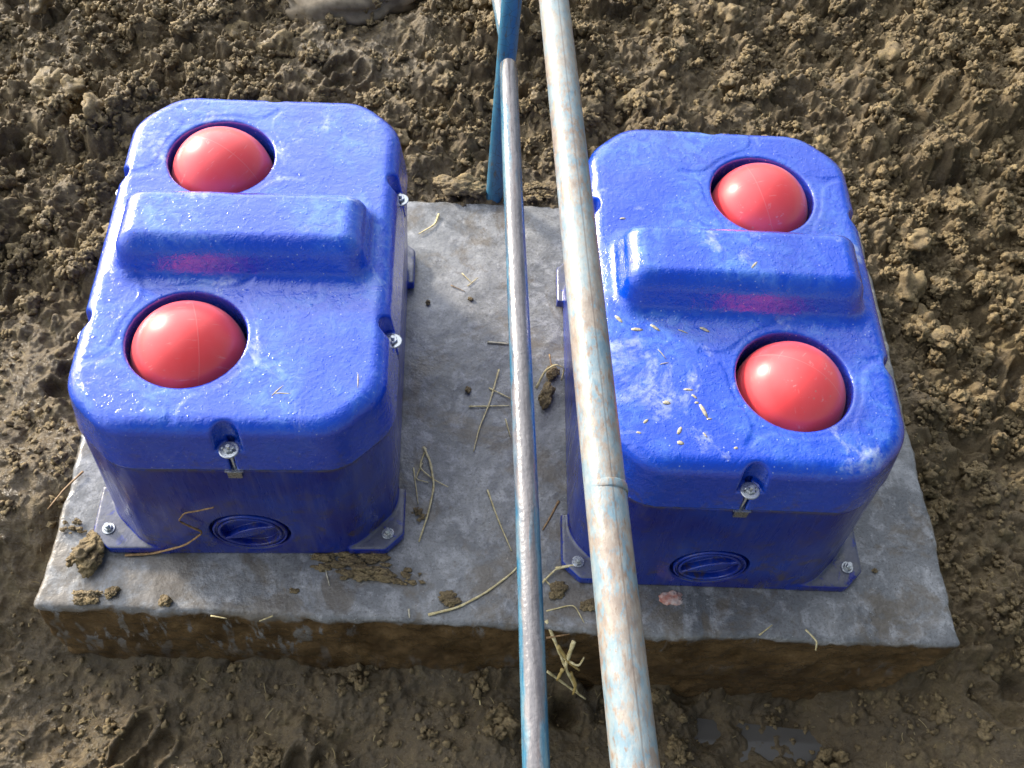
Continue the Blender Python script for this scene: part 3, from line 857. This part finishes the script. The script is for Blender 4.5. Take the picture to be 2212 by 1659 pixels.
def anchor_meshes():
    bm = bmesh.new(); lathe(bm, [(.0125, 0), (.0135, .0008), (.0135, .002), (.0125, .0026)], (0, 0, 0), 24)
    w = bpy.data.meshes.new('anchor_washer'); bm.to_mesh(w); bm.free()
    bm = bmesh.new(); lathe(bm, [(.0088, .0026), (.0095, .0035), (.0095, .0095), (.0085, .0108)], (0, 0, 0), 6)
    prof = []; z = .004
    while z < .021: prof += [(.0042, z), (.005, z + .001)]; z += .002
    lathe(bm, prof, (0, 0, 0), 14)
    n = bpy.data.meshes.new('anchor_bolt'); bm.to_mesh(n); bm.free()
    return n, w
AB, AW = anchor_meshes()

def make_drinker():
    t = empty('livestock_drinker')
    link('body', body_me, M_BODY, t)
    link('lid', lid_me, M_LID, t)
    for i, (hx, hy) in enumerate(HOLES):
        o = link('float_ball', BALL, M_RED, t, (hx - .004, hy - .001, HT - .060), (.25 + i * .5, .3 - .35 * i, .25 + .8 * i))
    for sy in (-1, 1):
        p = link('drain_plug', plug_me, M_PLUG, t, (-.006 * (1 if sy < 0 else -1), sy * .4385, .107), (0, 0, 0 if sy < 0 else math.pi))
    for cx, cy, s in NOTCH:
        rz = 0 if (not s and cy < 0) else (math.pi if not s else (math.pi / 2 if cx > 0 else -math.pi / 2))
        ix, iy = cx, cy
        b = link('latch_bolt', LB, M_MET, t, (ix, iy, .440), (0, 0, rz))
        link('washer', LW, M_MET, b); link('bracket', LK, M_MET, b, (0, .007 if s else 0, 0))
    for ax, ay in ((.272, -.412), (-.322, -.404), (.272, .412), (-.322, .404)):
        a = link('anchor_bolt', AB, M_MET, t, (ax, ay, .0265), (0, 0, ax * 7 + ay)); link('washer', AW, M_MET, a)
    return t
d1 = make_drinker()
d1.scale = (1, .982, 1)
d1.location = (-.5492, 1.2590, .003); d1.rotation_euler = (0, 0, math.radians(6.627))
tag(d1, 'blue plastic drinker with two red balls standing left of the pipes on the slab', 'water trough', 'blue drinkers bolted to the concrete slab')
d2 = copy_tree(d1)
d2.scale = (1, 1, 1)
d2.location = (.4221, 1.3053, .003); d2.rotation_euler = (0, 0, math.radians(4.724 + 180))
tag(d2, 'blue plastic drinker with two red balls standing right of the pipes on the slab', 'water trough')

# ------------------------------------------------------------------ pipe fence between the drinkers
fence = empty('pipe_fence', (-.1116, 1.945, 0))
tag(fence, 'worn light blue steel pipe fence running between the two blue drinkers', 'fence')
def pipe(name, p0, p1, rad, mat, ring=None, wob=.002, n=60, cap=0):
    p0 = Vector(p0); p1 = Vector(p1); L = (p1 - p0).length
    pts = []; rr = []
    for i in range(n + 1):
        t = i / n; s = t * L
        off = Vector((wob * math.sin(s * 3.1 + 1), 0, wob * .7 * math.sin(s * 4.3)))
        pts.append(Vector((0, s, 0)) + off)
        rr.append(rad * (1 + .006 * math.sin(s * 9)))
    if cap:      # rounded closing end at the start
        e = [(.0, .45), (.0025, .78), (.008, .95)]
        pts = [Vector((0, c * 1.2, 0)) + (pts[0]) for c, _ in e] + pts[1:]; rr = [rad * k for _, k in e] + rr[1:]
    if ring:
        for s0, w, dr in ring:
            newp = []; newr = []
            for p, r in zip(pts, rr): newp.append(p); newr.append(r)
            for k, rk in ((-.5, 1), (-.32, 1 + dr), (0, 1 + dr * 1.3), (.32, 1 + dr), (.5, 1.0)):
                newp.append(Vector((pts[0].x, s0 + k * w, 0))); newr.append(rad * rk)
            o = sorted(range(len(newp)), key=lambda i: newp[i].y)
            pts = [newp[i] for i in o]; rr = [newr[i] for i in o]
    bm = tube_bm(pts, rr, 36)
    o = bm_obj(name, bm, mat)
    d = (p1 - p0).normalized()
    o.matrix_world = Matrix.Translation(p0) @ d.to_track_quat('Y', 'Z').to_matrix().to_4x4()
    mw = o.matrix_world.copy()
    o.parent = fence
    o.matrix_parent_inverse = Matrix.Translation(fence.location).inverted()
    return o
ZT = .85
a, b = at(1195, 0, ZT), at(1375, 1659, ZT)
dr = (a - b).normalized()
thick = pipe('top_rail', b - dr * 1.0, a + dr * 2.2, .0283, M_THICK, wob=.0015)
# the welded joint in the top rail
j = at(1316, 1060, ZT)
s0 = (Vector((j.x, j.y, ZT)) - (b - dr * 1.0)).length
jm = tube_bm([(0, s0 - .007, 0), (0, s0 - .004, 0), (0, s0, .0), (0, s0 + .004, 0), (0, s0 + .006, 0)], [.0281, .0288, .0291, .0287, .0281], 36)
jo = bm_obj('weld_ring', jm, M_THICK, thick)
a, b = at(1099, 140, .52), at(1156, 1659, .52)
dr2 = (a - b).normalized()
pipe('lower_rail', a + Vector((.0, .012, -.004)), b - dr2 * 1.0, .0205, M_THIN, wob=.0022, cap=1)
c = at(1078, 0, .52)
pipe('far_rail', Vector((a.x - .006, a.y + .075, .505)), c + (c - a) * 1.6 + Vector((-.008, 0, .0)), .0205, M_THIN, wob=.001)
def post_up(name, p, rad, h, lean=(0, 0)):
    pts = [(lean[0] * t * h, lean[1] * t * h, -.25 + (h + .25) * t) for t in np.linspace(0, 1, 20)]
    bm = tube_bm(pts, rad, 32)
    o = bm_obj(name, bm, M_POST); o.location = p; o.parent = fence; o.matrix_parent_inverse = Matrix.Translation(fence.location).inverted()
    return o
post_up('post', (-.1116, 1.945, 0), .0235, 1.35, (.02, .0))

# ------------------------------------------------------------------ puddle water in the low ground in front
pw = []
bmw = bmesh.new()
vs = [bmw.verts.new((x, y, WZ)) for x, y in ((.05, -.1), (1.15, -.1), (1.15, .70), (.05, .70))]
bmw.faces.new(vs)
kw = NT('muddy_water')
kw.set(Base_Color=(0.095, 0.088, 0.078), Roughness=.03, Specular_IOR_Level=.6, IOR=1.33, Normal=kw.bump(kw.noise(14, 2), .05, .003))
water = bm_obj('water', bmw, kw.m); tag(water, 'shallow brown puddles in the trodden mud before the slab', kind='structure')

# ------------------------------------------------------------------ clods, stone, chip
def clod(name, p, size, seed, label, cat='clod of mud', group=None, mat=None, amp=.5, rz=0, parts=9):
    rs = np.random.RandomState(seed); Vs = []; Fs = []; off = 0
    for q in range(parts):
        V = lump(ICO3, seed * 7 + q, amp * 1.1, 1.3)
        V = V * (1 + .10 * fbm3(V + seed + q, 6, 3, seed)[:, None])
        if parts > 1:
            a = rs.uniform(0, 6.28); rr = math.sqrt(rs.uniform(0, 1)) * (.62 if parts < 12 else .85) if q else 0
            sc = (rs.uniform(.22, .5) if q else .55) if parts < 12 else rs.uniform(.08, .26)
            V = V * np.array([sc, sc, sc * 1.1]) + np.array([rr * math.cos(a), rr * math.sin(a), rs.uniform(-.15, .35) * (1 - rr)])
        Vs.append(V); Fs.append(ICF3 + off); off += len(V)
    V = np.concatenate(Vs) * (np.array(size) / 2) * (1.15 if parts > 1 else 1)
    o = link(name, mesh_np(name, V, np.concatenate(Fs)), mat or M_CLOD, loc=p, rot=(0, 0, rz))
    tag(o, label, cat, group)
    return o
def on(u, v, dz=0.0):
    p = at(u, v, 0); return (p.x, p.y, dz)
G1 = 'clods of mud lying on the slab'
clod('mud_clod', on(188, 1205, .016), (.085, .105, .055), 3, 'largest wet mud clod at the front left corner of the left drinker', group=G1, rz=-.6, amp=.75)
clod('mud_clod', on(208, 1160, .012), (.03, .05, .035), 4, 'small dark clod touching the back of the largest mud clod', group=G1)
clod('mud_clod', on(160, 1143, .006), (.06, .04, .025), 5, 'flat clod with straw in it at the left edge of the slab', group=G1, amp=.8, parts=16)
clod('mud_clod', on(193, 1290, .006), (.065, .035, .022), 6, 'flat long clod near the front left corner of the slab', group=G1, amp=.8)
clod('mud_clod', on(245, 1283, .006), (.032, .03, .018), 7, 'small clod just right of the flat long clod at the slab corner', group=G1, amp=.8)
clod('mud_clod', on(360, 1300, .005), (.032, .034, .018), 8, 'small clod on the slab in front of the left drinker plug', group=G1)
clod('mud_clod', on(775, 1222, .004), (.18, .075, .035), 9, 'spread brown mud heap at the front right corner of the left drinker', group=G1, amp=.9, parts=34)
clod('mud_clod', on(878, 1248, .004), (.075, .045, .02), 10, 'flat crumbly clod right of the spread mud heap', group=G1, amp=.9, parts=16)
clod('mud_clod', on(972, 1298, .004), (.05, .035, .016), 12, 'flat clod beside the long bent straw on the slab front', group=G1, amp=.8)
clod('mud_clod', on(1011, 843, .006), (.017, .020, .015), 13, 'round pebble sized clod in the middle of the slab', group=G1)
clod('mud_clod', on(925, 655, .004), (.018, .016, .012), 14, 'tiny dark clod on the slab beside the left drinker', group=G1)
clod('mud_clod', on(1016, 648, .004), (.02, .014, .012), 15, 'tiny dark clod on the slab by the short crossed straws', group=G1)
clod('mud_clod', on(1180, 858, .014), (.05, .075, .045), 16, 'dark mud clod wedged between lower pipe and right drinker', group=G1, amp=.7)
clod('mud_clod', on(1192, 812, .010), (.035, .05, .03), 17, 'reddish brown clod behind the wedged dark clod', group=G1, amp=.7)
clod('mud_clod', on(1272, 1308, .003), (.042, .03, .014), 18, 'dark round clod on the slab between pipes and right drinker foot', group=G1, amp=.6)
clod('mud_clod', on(1205, 1275, .004), (.05, .04, .018), 19, 'muddy lump with straw just right of the lower pipe', group=G1, amp=.8)
clod('mud_clod', on(1890, 1235, .003), (.016, .012, .009), 21, 'tiny lone pebble on the slab right of the right drinker', group=G1)
p = at(725, 18, .07)
clod('stone_block', (p.x, p.y + .15, .055), (.50, .36, .15), 30, 'flat muddy stone block lying in the soil behind the left drinker', 'stone', mat=M_STONE, amp=.25, rz=.1, parts=1)
clod('pink_chip', on(1450, 1292, .001), (.055, .034, .010), 31, 'pink and white brick chip on the slab before the right drinker', 'brick chip', mat=M_CHIP, amp=.5, parts=1)
clod('mud_clod', (at(985, 428, 0).x, at(985, 428, 0).y + .02, .02), (.14, .09, .06), 33, 'crumbly mud clod resting on the back edge of the slab beside the post', group=G1, amp=.6)

# ------------------------------------------------------------------ straw
def straw(pts, rad, label, mat=M_STRAW, z=.004, lift=None, group='straw stalks on the slab', name='straw_stalk', cat='straw'):
    P3 = []
    for i, q in enumerate(pts):
        zz = q[2] if len(q) > 2 else z
        P3.append(at(q[0], q[1], zz))
    # smooth the polyline
    out = []
    for i in range(len(P3) - 1):
        for t in np.linspace(0, 1, 7)[:-1]: out.append(P3[i].lerp(P3[i + 1], t))
    out.append(P3[-1])
    for _ in range(2): out = [out[0]] + [(out[i - 1] + out[i] * 2 + out[i + 1]) / 4 for i in range(1, len(out) - 1)] + [out[-1]]
    n = len(out); rr = [rad * (1 - .45 * i / n) * (1 + .15 * math.sin(i * 2.1)) for i in range(n)]
    c = out[0].copy(); out = [p - c for p in out]
    o = bm_obj(name, tube_bm(out, [r * 1.45 for r in rr], 6, flat=.6), mat, loc=c)
    tag(o, label, cat, group)
    return o
straw([(925, 1328), (990, 1312), (1050, 1280), (1110, 1235), (1140, 1195)], .0021, 'long bent straw lying across the slab front to the lower pipe')
straw([(1013, 878), (1060, 877), (1100, 876)], .0016, 'straight yellow straw lying crosswise in the middle of the slab')
straw([(1078, 798), (1058, 870), (1035, 925), (1023, 975)], .0016, 'long thin straw crossing the straight one left of the lower pipe', z=.007)
straw([(1056, 838), (1105, 862)], .0016, 'short yellow straw just above the crossing straws', z=.006)
straw([(1053, 739), (1102, 743)], .0026, 'short flat white straw touching the lower pipe', mat=M_CHAFF)
straw([(948, 462), (940, 485), (905, 505)], .0024, 'yellow straw near the back edge of the slab')
straw([(998, 590), (1020, 612)], .0011, 'short thin straw in the upper middle of the slab')
straw([(1010, 618), (1032, 600)], .0010, 'shorter of the crossed straws by a tiny clod')
straw([(974, 616), (1005, 630)], .0010, 'thin short straw left of the crossed ones', mat=M_STRAWD)
straw([(915, 965), (930, 1000), (938, 1050), (925, 1110), (905, 1170)], .0022, 'thickest stalk of the straw tuft beside the left drinker', z=.008)
straw([(920, 968), (905, 1010), (935, 1035), (968, 1052)], .0015, 'curled stalk of the straw tuft beside the left drinker', z=.006)
straw([(893, 1010), (903, 1088)], .0012, 'thin upright stalk left of the straw tuft', z=.004)
straw([(912, 1000), (897, 1035), (925, 1042)], .0012, 'small looped stalk inside the straw tuft', z=.004)
straw([(1053, 1058), (1075, 1120), (1105, 1190)], .0014, 'slanting straw left of the lower pipe near the front')
straw([(1207, 1082), (1190, 1115), (1172, 1145)], .0020, 'short brown straw between lower pipe and right drinker', mat=M_STRAWD)
straw([(1158, 838), (1178, 800, .03), (1200, 787, .05), (1220, 795, .04), (1213, 822, .01)], .0022, 'bent pale straw loop between lower pipe and right drinker', mat=M_STRAW)
straw([(1187, 765), (1193, 800)], .0014, 'short upright orange straw behind the bent loop', mat=M_STRAWD, z=.012)
straw([(1200, 1228, .02), (1240, 1220, .03), (1300, 1232, .012)], .0026, 'yellow straw over the front left foot of the right drinker')
straw([(1165, 1265), (1205, 1225), (1262, 1222)], .0018, 'thin straw under the one on the drinker foot', z=.01)
straw([(1180, 1340, .0), (1205, 1400, -.03), (1225, 1450, -.07), (1250, 1500, -.13)], .0030, 'longest stalk of the straw bunch hanging down the slab front')
straw([(1240, 1385, -.01), (1220, 1440, -.06), (1235, 1470, -.10)], .0034, 'short broad stalk of the straw bunch on the slab front')
straw([(1215, 1420, -.05), (1250, 1440, -.05), (1262, 1420, -.05)], .0022, 'crossing stalk of the straw bunch on the slab front')
straw([(1182, 1450, -.12), (1230, 1485, -.17), (1265, 1510, -.2)], .0024, 'lowest slanting stalk under the straw bunch')
straw([(1180, 1378, -.006), (1230, 1370, -.004)], .0016, 'short straw along the slab front edge right of the lower pipe', mat=M_STRAWD)
straw([(1032, 1465, -.26), (1038, 1530, -.26)], .0019, 'yellow straw lying in the mud left of the lower pipe foot', group='straw stalks in the mud')
straw([(180, 1018), (140, 1055), (103, 1100)], .0020, 'orange straw leaning off the left edge of the slab', z=.008, mat=M_STRAWD)
straw([(1740, 1360), (1765, 1385), (1762, 1405)], .0018, 'short yellow straw over the slab front edge below the right drinker', z=.002)
straw([(700, 1215), (712, 1265)], .0012, 'tiny pale straw before the left drinker', mat=M_CHAFF)
straw([(883, 1315), (885, 1335)], .0016, 'tiny white straw near the slab front edge', mat=M_CHAFF)
def on_front(u, v, off=.004):
    """height at which the view line through (u, v) meets the front of the left drinker"""
    a_ = math.radians(6.627); n_ = Vector((-math.sin(a_), math.cos(a_), 0)); c_ = Vector((-.5492, 1.2612, 0))
    p1 = at(u, v, 0); o_ = Vector((0, 0, CAM_Z)); d_ = p1 - o_
    t_ = ((-.450 - off) - (o_ - c_).dot(n_)) / d_.dot(n_)
    return (u, v, (o_ + d_ * t_).z)
straw([(270, 1199, .006), (330, 1196, .006)] + [on_front(*q) for q in ((400, 1178), (440, 1150), (412, 1138), (385, 1125), (398, 1108), (425, 1104), (462, 1096))], .0022,
      'brown zigzag root on the front of the left drinker', mat=M_ROOT, name='root', cat='root')
leafy = [([(1205, 1395, -.02), (1228, 1430, -.05), (1252, 1448, -.07)], 'broad torn straw leaf at the top of the straw bunch'),
         ([(1232, 1452, -.08), (1244, 1478, -.10), (1238, 1500, -.13)], 'broad torn straw leaf at the foot of the straw bunch'),
         ([(1216, 1445, -.06), (1203, 1470, -.09)], 'small torn straw leaf on the left of the straw bunch')]
for pts_, lab_ in leafy:
    straw(pts_, .0030, lab_, mat=M_STRAWL)
for pts_, lab_ in (([(1092, 905), (1103, 945)], 'faint straw under the lower pipe by the slab middle'), ([(1180, 1320, .0), (1240, 1305, .004), (1262, 1345, .0)], 'thin curled straw on the slab between both pipes'),
                   ([(1175, 1250), (1215, 1290)], 'thin straw beside the muddy lump right of the lower pipe'), ([(1640, 1372), (1668, 1350)], 'short straw on the slab edge left of the short yellow one'),
                   ([(590, 1330), (560, 1342)], 'tiny straw near the slab front edge before the left drinker'), ([(455, 1330), (490, 1336)], 'thin straw on the slab front edge below the left plug')):
    straw(pts_, .0012, lab_)
clod('mud_clod', (at(1160, 434, 0).x, at(1160, 434, 0).y + .03, .008), (.10, .07, .035), 41, 'low mud heap on the back edge of the slab between the pipes', group=G1, amp=.8, parts=24)
clod('mud_clod', on(905, 1110, .004), (.04, .035, .014), 42, 'crumbly clod at the right foot of the left drinker', group=G1, amp=.8, parts=14)
clod('mud_clod', on(635, 1278, .003), (.022, .016, .009), 43, 'tiny clod on the slab front near its muddy edge', group=G1, amp=.8)
clod('mud_clod', on(700, 1215, .005), (.06, .03, .018), 44, 'crumbs packed against the front of the left drinker right of its plug', group=G1, amp=.8, parts=16)
# chaff on the lids
def chaff(u, v, z, ln, w, ang, label, g, mat=M_CHAFF):
    c = at(u, v, z + .0030)
    dx, dy = math.cos(ang) * ln / 2, math.sin(ang) * ln / 2
    pts = [Vector((-dx, -dy, 0)), Vector((-dx * .3, -dy * .3 + .0005, .0006)), Vector((dx * .4, dy * .4, .0004)), Vector((dx, dy, 0))]
    o = bm_obj('chaff_bit', tube_bm(pts, [w * .55, w * .85, w * .8, w * .35], 6, flat=.3), mat, loc=c)
    tag(o, label, 'chaff', g)
GC = 'chaff bits on the right drinker lid'
for (u, v, ln, w, an) in ((1337, 690, .022, .005, -.8), (1376, 712, .022, .0045, .1), (1415, 708, .022, .004, -.6), (1475, 716, .020, .0016, -.3), (1522, 712, .020, .004, -.4),
                          (1520, 694, .016, .002, -.4), (1440, 870, .014, .0045, .1), (1520, 888, .030, .0045, -1.1), (1487, 842, .018, .003, .1), (1500, 857, .012, .003, -.6),
                          (1468, 930, .017, .004, 1.2), (1470, 957, .012, .005, 0), (1395, 910, .012, .003, .9), (1380, 935, .010, .003, 0), (1430, 765, .026, .0012, -.9), (1435, 785, .018, .0012, .4),
                          (1523, 940, .012, .002, -.9), (1590, 968, .008, .003, .4), (1532, 905, .010, .002, .3), (1505, 870, .008, .003, .3)):
    chaff(u, v, HT, ln, w, an, 'pale straw chaff bit on the wet lid of the right drinker', GC)
chaff(1630, 572, HT + .098, .020, .0028, 1.0, 'single chaff bit on the hump of the right drinker', 'chaff bits on the drinker humps')
chaff(1345, 472, HT, .012, .003, .3, 'chaff bit at the back left of the right drinker lid', 'chaff bits at the back of the right lid')
G3 = 'straw splinters on the left drinker lid'
chaff(600, 843, HT, .030, .0014, 1.0, 'upper arm of the straw splinters at the front of the left lid', G3)
chaff(612, 850, HT, .032, .0014, .1, 'lower arm of the straw splinters at the front of the left lid', G3)
chaff(773, 823, HT, .032, .0013, -1.4, 'lone upright splinter at the front right of the left lid', G3)

# keep the number of light bounces small
SC.cycles.max_bounces = 5
SC.cycles.use_denoising = True
